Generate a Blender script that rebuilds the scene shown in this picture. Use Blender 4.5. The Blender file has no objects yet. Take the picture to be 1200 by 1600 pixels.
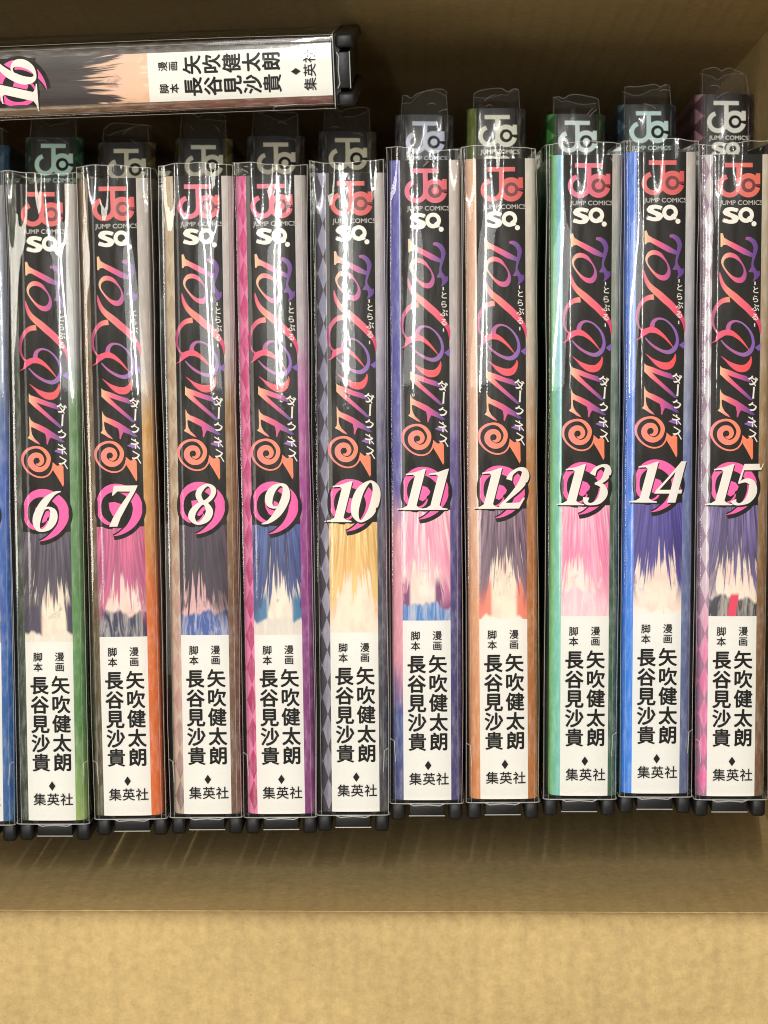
import bpy, bmesh, math, random
from mathutils import Vector, Matrix, Quaternion

S = bpy.context.scene
COL = S.collection
MM = 0.001
rnd = random.Random(7)

# ------------------------------------------------------------------ camera, light, exposure
Z0 = 0.245                      # height of the upper spines above the box floor
CAM_H = 0.63                    # camera above the upper spines
FPX = 3600.0                    # focal length in photo pixels (1200 x 1600)
NAD = (665.0, 677.0)            # where straight-down lands in the photo

cam_d = bpy.data.cameras.new('camera')
cam = bpy.data.objects.new('camera', cam_d)
COL.objects.link(cam)
cam_d.sensor_fit = 'VERTICAL'
cam_d.sensor_height = 36.0
cam_d.lens = FPX / 1600 * 36.0
cam_d.clip_start = 0.01
cam_d.clip_end = 50
n = Vector((NAD[0] - 600, 800 - NAD[1], -FPX)).normalized()
CAMQ = n.rotation_difference(Vector((0, 0, -1)))
CAMP = Vector((0, 0, Z0 + CAM_H))
cam.location = CAMP
cam.rotation_mode = 'QUATERNION'
cam.rotation_quaternion = CAMQ
cam_d.dof.use_dof = True
cam_d.dof.focus_distance = CAM_H + 0.005
cam_d.dof.aperture_fstop = 40
S.camera = cam

W = bpy.data.worlds.new('World')
S.world = W
W.use_nodes = True
bg = W.node_tree.nodes['Background']
bg.inputs[0].default_value = (1.0, 0.88, 0.66, 1)
bg.inputs[1].default_value = 0.34

ld = bpy.data.lights.new('tube_lamp', 'AREA')
ld.shape = 'RECTANGLE'
ld.size = 0.010
ld.size_y = 1.2
ld.energy = 29
ld.color = (1.0, 0.985, 0.94)
lamp = bpy.data.objects.new('tube_lamp', ld)
lamp.location = (-0.107, 0.41, Z0 + 1.7)
COL.objects.link(lamp)
# the white reflector of the tube's fixture: same length, broader and far dimmer
lr = bpy.data.lights.new('fixture_reflector', 'AREA')
lr.shape = 'RECTANGLE'
lr.size = 0.20
lr.size_y = 1.2
lr.energy = 5
lr.color = (1.0, 0.985, 0.94)
refl = bpy.data.objects.new('fixture_reflector', lr)
refl.location = (-0.107, 0.41, Z0 + 1.73)
COL.objects.link(refl)
l3 = bpy.data.lights.new('far_room_lamp', 'AREA')
l3.shape = 'RECTANGLE'
l3.size = 0.7
l3.size_y = 0.4
l3.energy = 8.0
l3.color = (1.0, 0.92, 0.78)
lamp3 = bpy.data.objects.new('far_room_lamp', l3)
lamp3.location = (-0.6, -1.5, Z0 + 1.5)
lamp3.rotation_euler = (Vector((0, 0, Z0)) - lamp3.location).to_track_quat('-Z', 'Y').to_euler()
COL.objects.link(lamp3)
l2 = bpy.data.lights.new('lower_row_fill', 'AREA')  # added fill light, aimed through the gap onto the lower volumes' heads
l2.shape = 'RECTANGLE'
l2.size = 0.6
l2.size_y = 0.22
l2.energy = 9.0
l2.color = (1.0, 0.93, 0.82)
lamp2 = bpy.data.objects.new('lower_row_fill', l2)
lamp2.location = (-0.95, -0.19, Z0 + 2.0)
lamp2.rotation_euler = (Vector((0, 0, Z0)) - lamp2.location).to_track_quat('-Z', 'Y').to_euler()
COL.objects.link(lamp2)

S.view_settings.view_transform = 'Standard'
S.view_settings.look = 'None'
S.view_settings.exposure = -0.2
S.view_settings.gamma = 1
S.view_settings.use_curve_mapping = False
S.cycles.transparent_max_bounces = 48
S.cycles.max_bounces = 8
S.cycles.use_denoising = True
S.cycles.sample_clamp_indirect = 6
S.cycles.blur_glossy = 0.0
S.cycles.filter_width = 1.05


# ------------------------------------------------------------------ helpers
def lin(c):
    def f(v):
        v = v / 255.0
        return v / 12.92 if v <= 0.04045 else ((v + 0.055) / 1.055) ** 2.4
    return (f(c[0]), f(c[1]), f(c[2]), 1.0)


def unproject(px, py, plane_p, plane_n):
    d = CAMQ @ Vector((px - 600, 800 - py, -FPX))
    t = (plane_p - CAMP).dot(plane_n) / d.dot(plane_n)
    return CAMP + d * t


def new_obj(name, me, parent=None, mats=None):
    o = bpy.data.objects.new(name, me)
    COL.objects.link(o)
    if parent:
        o.parent = parent
    return o


def bm_mesh(name, bm, mats, smooth=True):
    me = bpy.data.meshes.new(name)
    bm.normal_update()
    bm.to_mesh(me)
    bm.free()
    for m in mats:
        me.materials.append(m)
    if smooth:
        for p in me.polygons:
            p.use_smooth = True
    return me


def empty(name, label, cat, group=None):
    o = bpy.data.objects.new(name, None)
    COL.objects.link(o)
    o.empty_display_size = 0.02
    o['label'] = label
    o['category'] = cat
    if group:
        o['group'] = group
    return o


class NT:
    """tiny node-tree builder"""
    def __init__(self, name):
        self.m = bpy.data.materials.new(name)
        self.m.use_nodes = True
        self.t = self.m.node_tree
        self.t.nodes.clear()
        self.out = self.t.nodes.new('ShaderNodeOutputMaterial')

    def n(self, typ, **kw):
        nd = self.t.nodes.new('ShaderNode' + typ)
        for k, v in kw.items():
            setattr(nd, k, v)
        return nd

    def l(self, a, b):
        self.t.links.new(a, b)

    def val(self, sock, v):
        if isinstance(v, (int, float, tuple, list)):
            sock.default_value = v
        else:
            self.l(v, sock)

    def math(self, op, a, b=0.0, c=None, clamp=False):
        nd = self.n('Math', operation=op, use_clamp=clamp)
        self.val(nd.inputs[0], a)
        self.val(nd.inputs[1], b)
        if c is not None:
            self.val(nd.inputs[2], c)
        return nd.outputs[0]

    def mix(self, fac, a, b, mode='MIX'):
        nd = self.n('Mix', data_type='RGBA', blend_type=mode)
        self.val(nd.inputs[0], fac)
        self.val(nd.inputs[6], a)
        self.val(nd.inputs[7], b)
        return nd.outputs[2]

    def noise(self, vec, scale, detail=3, rough=0.5, dist=0.0):
        nd = self.n('TexNoise')
        self.val(nd.inputs['Vector'], vec)
        nd.inputs['Scale'].default_value = scale
        nd.inputs['Detail'].default_value = detail
        nd.inputs['Roughness'].default_value = rough
        nd.inputs['Distortion'].default_value = dist
        return nd.outputs['Fac']

    def mapping(self, vec, scale=(1, 1, 1), loc=(0, 0, 0), rot=(0, 0, 0)):
        nd = self.n('Mapping')
        self.val(nd.inputs[0], vec)
        nd.inputs[1].default_value = loc
        nd.inputs[2].default_value = rot
        nd.inputs[3].default_value = scale
        return nd.outputs[0]

    def ramp(self, fac, stops, interp='LINEAR'):
        nd = self.n('ValToRGB')
        self.val(nd.inputs[0], fac)
        cr = nd.color_ramp
        cr.interpolation = interp
        while len(cr.elements) < len(stops):
            cr.elements.new(0.5)
        for e, (p, c) in zip(cr.elements, stops):
            e.position = p
            e.color = c
        return nd.outputs[0]

    def smooth(self, v, a, b):
        nd = self.n('MapRange', interpolation_type='SMOOTHSTEP')
        self.val(nd.inputs[0], v)
        self.val(nd.inputs[1], a)
        self.val(nd.inputs[2], b)
        return nd.outputs[0]

    def bump(self, h, strength, dist=0.001):
        nd = self.n('Bump')
        nd.inputs['Strength'].default_value = strength
        nd.inputs['Distance'].default_value = dist
        self.val(nd.inputs['Height'], h)
        return nd.outputs[0]

    def principled(self, base, rough=0.5, spec=0.4, coat=0.0, coat_rough=0.08, normal=None, coat_normal=None, metallic=0.0):
        p = self.n('BsdfPrincipled')
        self.val(p.inputs['Base Color'], base)
        self.val(p.inputs['Roughness'], rough)
        p.inputs['Specular IOR Level'].default_value = spec
        p.inputs['Coat Weight'].default_value = coat
        p.inputs['Coat Roughness'].default_value = coat_rough
        p.inputs['Metallic'].default_value = metallic
        if normal is not None:
            self.l(normal, p.inputs['Normal'])
        if coat_normal is not None:
            self.l(coat_normal, p.inputs['Coat Normal'])
        self.l(p.outputs[0], self.out.inputs[0])
        return p


def film_bump(b):
    """tiny ripples of the varnish / vinyl film lying on a printed spine"""
    tc = b.n('TexCoord')
    v = b.mapping(tc.outputs['Object'], (700, 520, 10))
    h = b.noise(v, 1.0, 2, 0.6)
    v2 = b.mapping(tc.outputs['Object'], (120, 25, 10))
    h2 = b.noise(v2, 1.0, 1, 0.5)
    hh = b.math('ADD', b.math('MULTIPLY', h, 0.55), b.math('MULTIPLY', h2, 0.25))
    return b.bump(hh, 0.35, 0.00006)


def printed(name, col, rough=0.42, coat=0.25, spec=0.3):
    b = NT(name)
    nm = film_bump(b)
    base = lin(col) if isinstance(col[0], (int, float)) and len(col) == 3 else col
    b.principled(base, rough, spec, coat, 0.05, coat_normal=nm)
    return b.m


# ------------------------------------------------------------------ materials: cardboard
def cardboard(name, ribs_axis, base=(0.515, 0.37, 0.165)):
    """ribs_axis: object axis ALONG which the flute lines repeat (0 = x, 1 = y)"""
    b = NT(name)
    tc = b.n('TexCoord')
    o = tc.outputs['Object']
    fine = b.noise(o, 1400, 4, 0.65)
    sc = [110, 110, 110]
    sc[ribs_axis] = 420
    fib = b.noise(b.mapping(o, tuple(sc)), 1.0, 4, 0.6)
    blot = b.noise(o, 28, 4, 0.6)
    # flutes of the corrugation showing through the liner
    sep = b.n('SeparateXYZ')
    b.l(o, sep.inputs[0])
    wob = b.noise(b.mapping(o, (14, 14, 14)), 1.0, 2, 0.5)
    ph = b.math('ADD', b.math('MULTIPLY', sep.outputs[ribs_axis], 2 * math.pi / 0.0064), b.math('MULTIPLY', wob, 3.0))
    fl = b.math('POWER', b.math('MULTIPLY', b.math('ADD', b.math('SINE', ph), 1.0), 0.5), 3.0)
    flm = b.math('MULTIPLY', fl, b.smooth(b.noise(o, 16, 2), 0.25, 0.6))
    f = b.math('ADD', b.math('MULTIPLY', fib, 0.35), b.math('MULTIPLY', fine, 0.65))
    midn = b.noise(o, 420, 3, 0.6)
    f = b.math('ADD', b.math('MULTIPLY', f, 0.40), b.math('ADD', b.math('MULTIPLY', blot, 0.22), b.math('MULTIPLY', midn, 0.38)))
    c1 = tuple(v * 0.74 for v in base) + (1,)
    c2 = tuple(min(1, v * 1.22) for v in base) + (1,)
    col = b.ramp(f, [(0.33, c1), (0.66, c2)])
    col = b.mix(b.math('MULTIPLY', flm, 0.15), col, tuple(v * 0.6 for v in base) + (1,))
    # specks of recycled pulp
    sp = b.n('TexVoronoi')
    b.l(b.mapping(o, (330, 330, 330)), sp.inputs['Vector'])
    sp.inputs['Scale'].default_value = 1.0
    spk = b.smooth(sp.outputs['Distance'], 0.09, 0.03)
    pick = b.smooth(b.noise(o, 120, 2), 0.56, 0.64)
    col = b.mix(b.math('MULTIPLY', b.math('MULTIPLY', spk, pick), 0.55), col, (0.09, 0.055, 0.02, 1))
    h = b.math('ADD', b.math('MULTIPLY', flm, 0.35), b.math('ADD', b.math('MULTIPLY', fine, 0.3), b.math('MULTIPLY', blot, 0.9)))
    b.principled(col, 0.78, 0.22, normal=b.bump(h, 0.5, 0.0006))
    return b.m


M_CARD_X = cardboard('cardboard_ribs_x', 0)
M_CARD_Y = cardboard('cardboard_ribs_y', 1)


def mat_floor():
    b = NT('floor_boards')
    tc = b.n('TexCoord')
    v = b.mapping(tc.outputs['Object'], (3, 40, 3))
    col = b.ramp(b.noise(v, 1.0, 4), [(0.3, (0.11, 0.075, 0.05, 1)), (0.7, (0.22, 0.15, 0.10, 1))])
    b.principled(col, 0.5)
    return b.m


# ------------------------------------------------------------------ materials: plastics
def clear_plastic(name, haze=0.05, haze_rough=0.28, gloss_rough=0.02, tint=(0.985, 0.985, 0.975, 1), ripple=0.03, rip_scale=(60, 14, 20), gain=1.0):
    b = NT(name)
    tc = b.n('TexCoord')
    h = b.noise(b.mapping(tc.outputs['Object'], rip_scale), 1.0, 2, 0.5)
    nm = b.bump(h, ripple, 0.0004)
    tr = b.n('BsdfTransparent')
    tr.inputs[0].default_value = tint
    gl = b.n('BsdfGlossy')
    gl.inputs['Roughness'].default_value = gloss_rough
    b.l(nm, gl.inputs['Normal'])
    hz = b.n('BsdfGlossy')
    hz.inputs['Roughness'].default_value = haze_rough
    b.l(nm, hz.inputs['Normal'])
    fr = b.n('Fresnel')
    fr.inputs[0].default_value = 1.5
    b.l(nm, fr.inputs['Normal'])
    m1 = b.n('MixShader')
    b.l(b.math('MULTIPLY', fr.outputs[0], gain, clamp=True), m1.inputs[0])
    b.l(tr.outputs[0], m1.inputs[1])
    b.l(gl.outputs[0], m1.inputs[2])
    m2 = b.n('MixShader')
    scr = b.noise(b.mapping(tc.outputs['Object'], (260, 45, 60)), 1.0, 4, 0.7)
    b.l(b.math('MULTIPLY', b.smooth(scr, 0.30, 0.75), haze * 2), m2.inputs[0])
    b.l(m1.outputs[0], m2.inputs[1])
    b.l(hz.outputs[0], m2.inputs[2])
    b.l(m2.outputs[0], b.out.inputs[0])
    return b.m


def rim_plastic(name, opac, col=(0.75, 0.75, 0.72, 1)):
    b = NT(name)
    tr = b.n('BsdfTransparent')
    p = b.n('BsdfPrincipled')
    p.inputs['Base Color'].default_value = col
    p.inputs['Roughness'].default_value = 0.15
    m = b.n('MixShader')
    m.inputs[0].default_value = opac
    b.l(tr.outputs[0], m.inputs[1])
    b.l(p.outputs[0], m.inputs[2])
    b.l(m.outputs[0], b.out.inputs[0])
    return b.m


M_CASE = clear_plastic('clear_case_plastic', haze=0.007)
M_SIDE = rim_plastic('clear_case_side', 0.10, (0.62, 0.60, 0.56, 1))
M_RIM = rim_plastic('clear_case_edge', 0.30)
M_BAG = clear_plastic('soft_vinyl', haze=0.012, ripple=0.8, rip_scale=(110, 60, 110), gloss_rough=0.06, gain=0.25)
M_BAGTOP = rim_plastic('soft_vinyl_fold', 0.035, (0.5, 0.5, 0.48, 1))
M_BAGRIM = rim_plastic('soft_vinyl_edge', 0.26)


def mat_black():
    b = NT('black_plastic')
    tc = b.n('TexCoord')
    nm = b.bump(b.noise(tc.outputs['Object'], 900, 2), 0.2, 0.0002)
    b.principled((0.009, 0.009, 0.010, 1), 0.42, 0.28, normal=nm)
    return b.m


M_BLACK = mat_black()


def mat_pages():
    b = NT('page_paper')
    tc = b.n('TexCoord')
    s = b.noise(b.mapping(tc.outputs['Object'], (2600, 6, 6)), 1.0, 2)
    b.principled(b.ramp(s, [(0.3, (0.42, 0.36, 0.26, 1)), (0.7, (0.62, 0.56, 0.43, 1))]), 0.85, 0.1)
    return b.m


M_PAGES = mat_pages()

# ------------------------------------------------------------------ materials: prints
M_SPINE_BLACK = printed('spine_black_ink', (20, 17, 16), rough=0.55, coat=0.2, spec=0.15)
M_SPINE_WHITE = printed('spine_white_paper', (231, 229, 224), coat=0.4)
M_INK = printed('black_ink', (12, 12, 11), rough=0.6, coat=0.12, spec=0.12)
M_WHITE = printed('white_ink', (236, 232, 222))
M_SILVER = printed('silver_ink', (176, 172, 164))
M_PINK = printed('hot_pink_ink', (244, 92, 168))
M_MAROON = printed('maroon_ink', (104, 36, 44))


def grad_x(name, stops, x0=-6.6, x1=6.6):
    b = NT(name)
    tc = b.n('TexCoord')
    sp = b.n('SeparateXYZ')
    b.l(tc.outputs['Object'], sp.inputs[0])
    f = b.n('MapRange')
    b.l(sp.outputs[0], f.inputs[0])
    f.inputs[1].default_value = x0 * MM
    f.inputs[2].default_value = x1 * MM
    col = b.ramp(f.outputs[0], [(p, lin(c)) for p, c in stops])
    nm = film_bump(b)
    b.principled(col, 0.42, 0.35, 0.25, 0.05, coat_normal=nm)
    return b.m


M_TITLE = grad_x('title_rainbow_ink', [(0.08, (232, 226, 150)), (0.22, (240, 176, 140)), (0.40, (236, 92, 116)), (0.60, (196, 66, 142)), (0.80, (100, 54, 140))])
M_LSTROKE = grad_x('title_coral_ink', [(0.0, (150, 50, 110)), (0.18, (228, 80, 110)), (0.32, (238, 138, 116)), (0.6, (238, 92, 110)), (0.95, (226, 62, 110))])
M_RED = grad_x('title_red_ink', [(0.1, (228, 70, 120)), (0.5, (240, 74, 90)), (0.9, (244, 66, 66))])
M_VIOLET = grad_x('title_violet_ink', [(0.1, (120, 92, 170)), (0.35, (180, 78, 150)), (0.6, (150, 92, 160)), (0.9, (126, 84, 180))])
M_ORANGE = grad_x('title_orange_ink', [(0.0, (236, 130, 130)), (0.4, (248, 134, 104)), (1.0, (250, 128, 82))])


def emblem_mat(name, c1, c2):
    return grad_x(name, [(0.1, c1), (0.95, c2)])


def side_mat(name, stops, diamonds=None, diamond_h=9.0, diamond_w=3.0, amount=0.5, soft=0.035, outer=None):
    """printed jacket side: watercolour gradient running down the book (UV v = 0 top .. 1 bottom, u in mm/10)"""
    b = NT(name)
    uv = b.n('UVMap')
    sp = b.n('SeparateXYZ')
    b.l(uv.outputs[0], sp.inputs[0])
    w = b.noise(b.mapping(uv.outputs[0], (3.5, 9, 1)), 1.0, 4, 0.6)
    v = b.math('ADD', sp.outputs[1], b.math('MULTIPLY', b.math('SUBTRACT', w, 0.5), soft * 4))
    col = b.ramp(v, [(p, lin(c)) for p, c in stops])
    if outer:
        col = b.mix(b.smooth(b.math('ABSOLUTE', sp.outputs[0]), 0.80, 0.90), col, lin(outer))
    wash = b.noise(b.mapping(uv.outputs[0], (9, 30, 1)), 1.0, 4, 0.65)
    col = b.mix(b.smooth(wash, 0.40, 0.75), b.mix(0.12, col, (0.05, 0.04, 0.05, 1)), b.mix(0.16, col, (1, 1, 1, 1)))
    if diamonds:
        a = b.math('MULTIPLY', sp.outputs[0], 10.0 / diamond_w)
        c = b.math('MULTIPLY', sp.outputs[1], 176.0 / diamond_h)
        cb = b.n('CombineXYZ')
        b.l(b.math('ADD', b.math('ADD', a, c), 40.001), cb.inputs[0])
        b.l(b.math('ADD', b.math('SUBTRACT', a, c), 80.003), cb.inputs[1])
        cb.inputs[2].default_value = 0.5
        ch = b.n('TexChecker')
        ch.inputs['Scale'].default_value = 1.0
        b.l(cb.outputs[0], ch.inputs['Vector'])
        col = b.mix(b.math('MULTIPLY', ch.outputs['Fac'], amount), col, lin(diamonds))
    nm = film_bump(b)
    b.principled(col, 0.45, 0.35, 0.6, 0.08, coat_normal=nm)
    return b.m


def picture_mat(name, hair1, hair2, skin, cloth, fringe=0.42, cloth_v=0.78, accent=None, side=0.30, cx=0.5, seed=0.0, back=None):
    """abstract generic stand-in picture: streaked colour fields, no figure"""
    b = NT(name)
    uv = b.n('UVMap')
    sp = b.n('SeparateXYZ')
    b.l(uv.outputs[0], sp.inputs[0])
    u, v = sp.outputs[0], sp.outputs[1]
    sh = b.mapping(uv.outputs[0], (1, 1, 1), (seed, seed * 1.7, 0))
    # vertical streaks that lean outwards
    lean = b.math('MULTIPLY', b.math('SUBTRACT', u, cx), b.math('MULTIPLY', v, -0.55))
    cu = b.math('ADD', u, lean)
    cb = b.n('CombineXYZ')
    b.l(b.math('ADD', b.math('MULTIPLY', cu, 15.0), seed * 13), cb.inputs[0])
    b.l(b.math('MULTIPLY', v, 1.3), cb.inputs[1])
    st = b.noise(cb.outputs[0], 1.0, 3, 0.55)
    cb2 = b.n('CombineXYZ')
    b.l(b.math('ADD', b.math('MULTIPLY', cu, 34.0), seed * 7), cb2.inputs[0])
    b.l(b.math('MULTIPLY', v, 2.4), cb2.inputs[1])
    st2 = b.noise(cb2.outputs[0], 1.0, 2, 0.5)
    hair = b.mix(b.smooth(b.math('ADD', b.math('MULTIPLY', st, 0.6), b.math('MULTIPLY', st2, 0.4)), 0.38, 0.66), lin(hair1), lin(hair2))
    hair = b.mix(b.smooth(v, 0.05, 0.45), hair, b.mix(0.45, hair, lin(hair1)))
    skn = b.mix(b.smooth(b.noise(sh, 4.0, 2), 0.40, 0.7), lin(skin), b.mix(0.55, lin(skin), lin((238, 190, 176))))
    # strands thin out downwards from the upper colour field
    den = b.math('ADD', b.math('MULTIPLY', st, 0.45), b.math('MULTIPLY', st2, 0.55))
    thr = b.n('MapRange')
    vv = b.math('SUBTRACT', v, b.math('MULTIPLY', b.math('ABSOLUTE', b.math('SUBTRACT', u, cx)), 0.35))
    b.l(vv, thr.inputs[0])
    thr.inputs[1].default_value = fringe - 0.32
    thr.inputs[2].default_value = fringe + 0.42
    thr.inputs[3].default_value = 0.28
    thr.inputs[4].default_value = 0.70
    top = b.smooth(b.math('SUBTRACT', den, thr.outputs[0]), -0.05, 0.05)
    # side bands
    wv = b.math('ADD', side, b.math('MULTIPLY', b.math('SUBTRACT', b.noise(b.mapping(uv.outputs[0], (0.6, 4, 1), (seed, seed, 0)), 1.0, 3), 0.5), 0.34))
    d = b.math('ABSOLUTE', b.math('SUBTRACT', u, cx))
    band = b.math('MULTIPLY', b.smooth(b.math('ADD', d, b.math('MULTIPLY', b.math('SUBTRACT', st2, 0.5), 0.22)), wv, b.math('ADD', wv, 0.05)), b.smooth(v, 0.95, 0.70))
    band = b.math('MULTIPLY', band, 0.75)
    clo_b = b.math('ADD', cloth_v - 0.10, b.math('MULTIPLY', b.noise(b.mapping(uv.outputs[0], (3.2, 0.3, 1), (seed * 3, 0, 0)), 1.0, 2), 0.26))
    clo = b.smooth(v, b.math('SUBTRACT', clo_b, 0.02), b.math('ADD', clo_b, 0.02))
    fold = b.noise(b.mapping(uv.outputs[0], (7, 2.5, 1), (seed, 0, 0), (0, 0, 0.5)), 1.0, 3, 0.6, 1.2)
    cl = b.mix(b.smooth(fold, 0.40, 0.66), lin(cloth), b.mix(0.45, lin(cloth), lin((240, 232, 220))))
    col = skn
    if back:
        col = b.mix(b.math('MULTIPLY', b.smooth(v, 0.55, 0.7), b.smooth(d, 0.22, 0.30)), col, lin(back))
    col = b.mix(clo, col, cl)
    if accent:
        a = b.math('MULTIPLY', b.smooth(b.math('ABSOLUTE', b.math('SUBTRACT', b.math('ADD', u, b.math('MULTIPLY', v, 0.35)), 0.82)), 0.10, 0.07), b.smooth(v, 0.78, 0.82))
        col = b.mix(a, col, lin(accent))
    # loose strands and painterly smudges over the pale field
    cb3 = b.n('CombineXYZ')
    b.l(b.math('ADD', b.math('MULTIPLY', cu, 46.0), seed * 5), cb3.inputs[0])
    b.l(b.math('MULTIPLY', v, 3.0), cb3.inputs[1])
    wisp = b.smooth(b.noise(cb3.outputs[0], 1.0, 1, 0.4), 0.62, 0.70)
    wisp = b.math('MULTIPLY', wisp, b.smooth(v, fringe + 0.34, fringe - 0.05))
    smg = b.smooth(b.noise(b.mapping(uv.outputs[0], (4.2, 5.5, 1), (seed * 2, seed, 0)), 1.0, 4, 0.6, 0.8), 0.56, 0.66)
    smg = b.math('MULTIPLY', b.math('MULTIPLY', smg, b.smooth(v, 0.36, 0.46)), b.smooth(v, 0.86, 0.70))
    col = b.mix(b.math('MULTIPLY', wisp, 0.35), col, hair)
    col = b.mix(b.math('MULTIPLY', smg, 0.4), col, hair)
    col = b.mix(band, col, hair)
    col = b.mix(top, col, hair)
    nm = film_bump(b)
    b.principled(col, 0.42, 0.35, 0.6, 0.06, coat_normal=nm)
    return b.m


# ------------------------------------------------------------------ book shapes (mm)
LEN, DEP, HALF, LAB = 176.0, 112.0, 9.65, 6.6


def prof(x):
    ax = abs(x)
    q = min(ax, LAB)
    z = DEP - 0.0022 * q * q - 4.0e-6 * q ** 6
    if ax > LAB:
        t = min(1.0, (ax - LAB) / (HALF - LAB))
        z -= 3.6 * (1 - math.sqrt(max(0.0, 1 - t * t)))
    return z


PIC0, PIC1 = 95.0, 125.6        # picture zone, mm from the top


def jacket_mesh():
    bm = bmesh.new()
    uvl = bm.loops.layers.uv.new('UVMap')
    pts = []                    # (x, z, u, slot)
    pts.append((-HALF, 1.0, -11.0))
    for z in (40, 80, 100, 106):
        pts.append((-HALF, z, -HALF - (prof(HALF) - z) * 0.1 if False else -(HALF + (DEP - 4 - z))))
    xs = []
    for i in range(7):
        a = i / 6
        xs.append(-HALF + (HALF - LAB) * (1 - math.cos(a * math.pi / 2)))
    xs += [-LAB + 2 * LAB * i / 16 for i in range(1, 17)]
    for i in range(1, 7):
        a = 1 - i / 6
        xs.append(HALF - (HALF - LAB) * (1 - math.cos(a * math.pi / 2)))
    for x in xs:
        pts.append((x, prof(x), x))
    for z in (106, 100, 80, 40, 1.0):
        pts.append((HALF, z, HALF + (DEP - 4 - z)))
    ys = [0, 30, 60, PIC0, PIC1, 150, LEN]
    rows = []
    for y in ys:
        rows.append([bm.verts.new((p[0] * MM, (88 - y) * MM, p[1] * MM)) for p in pts])
    for j in range(len(ys) - 1):
        for i in range(len(pts) - 1):
            f = bm.faces.new((rows[j][i], rows[j + 1][i], rows[j + 1][i + 1], rows[j][i + 1]))
            xm = (pts[i][2] + pts[i + 1][2]) / 2
            if xm < -LAB:
                f.material_index = 2
            elif xm > LAB:
                f.material_index = 3
            else:
                f.material_index = 1 if ys[j] >= PIC1 - 0.01 else 0
            uvs = [(pts[i][2] / 10, ys[j] / LEN), (pts[i][2] / 10, ys[j + 1] / LEN), (pts[i + 1][2] / 10, ys[j + 1] / LEN), (pts[i + 1][2] / 10, ys[j] / LEN)]
            for lp, q in zip(f.loops, uvs):
                lp[uvl].uv = q
    return bm


def box_bm(bm, x0, x1, y0, y1, z0, z1, bev=0.0, mi=0):
    r = bmesh.ops.create_cube(bm, size=1.0)
    vs = r['verts']
    for v in vs:
        v.co = Vector(((x0 + x1) / 2 + v.co.x * (x1 - x0), (y0 + y1) / 2 + v.co.y * (y1 - y0), (z0 + z1) / 2 + v.co.z * (z1 - z0))) * MM
    fs = set(f for v in vs for f in v.link_faces)
    for f in fs:
        f.material_index = mi
    if bev:
        es = list(set(e for v in vs for e in v.link_edges))
        bmesh.ops.bevel(bm, geom=es, offset=bev * MM, segments=2, profile=0.5, affect='EDGES', clamp_overlap=True)


def tube(bm, pts, r, mi=0, seg=6):
    """thin rod along a polyline (metres)"""
    rings = []
    for i, p in enumerate(pts):
        a = pts[max(0, i - 1)]
        c = pts[min(len(pts) - 1, i + 1)]
        d = (Vector(c) - Vector(a)).normalized()
        q = d.to_track_quat('Z', 'Y')
        rings.append([bm.verts.new(Vector(p) + q @ Vector((math.cos(k * 2 * math.pi / seg) * r, math.sin(k * 2 * math.pi / seg) * r, 0))) for k in range(seg)])
    for i in range(len(rings) - 1):
        for k in range(seg):
            f = bm.faces.new((rings[i][k], rings[i][(k + 1) % seg], rings[i + 1][(k + 1) % seg], rings[i + 1][k]))
            f.material_index = mi


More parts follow.
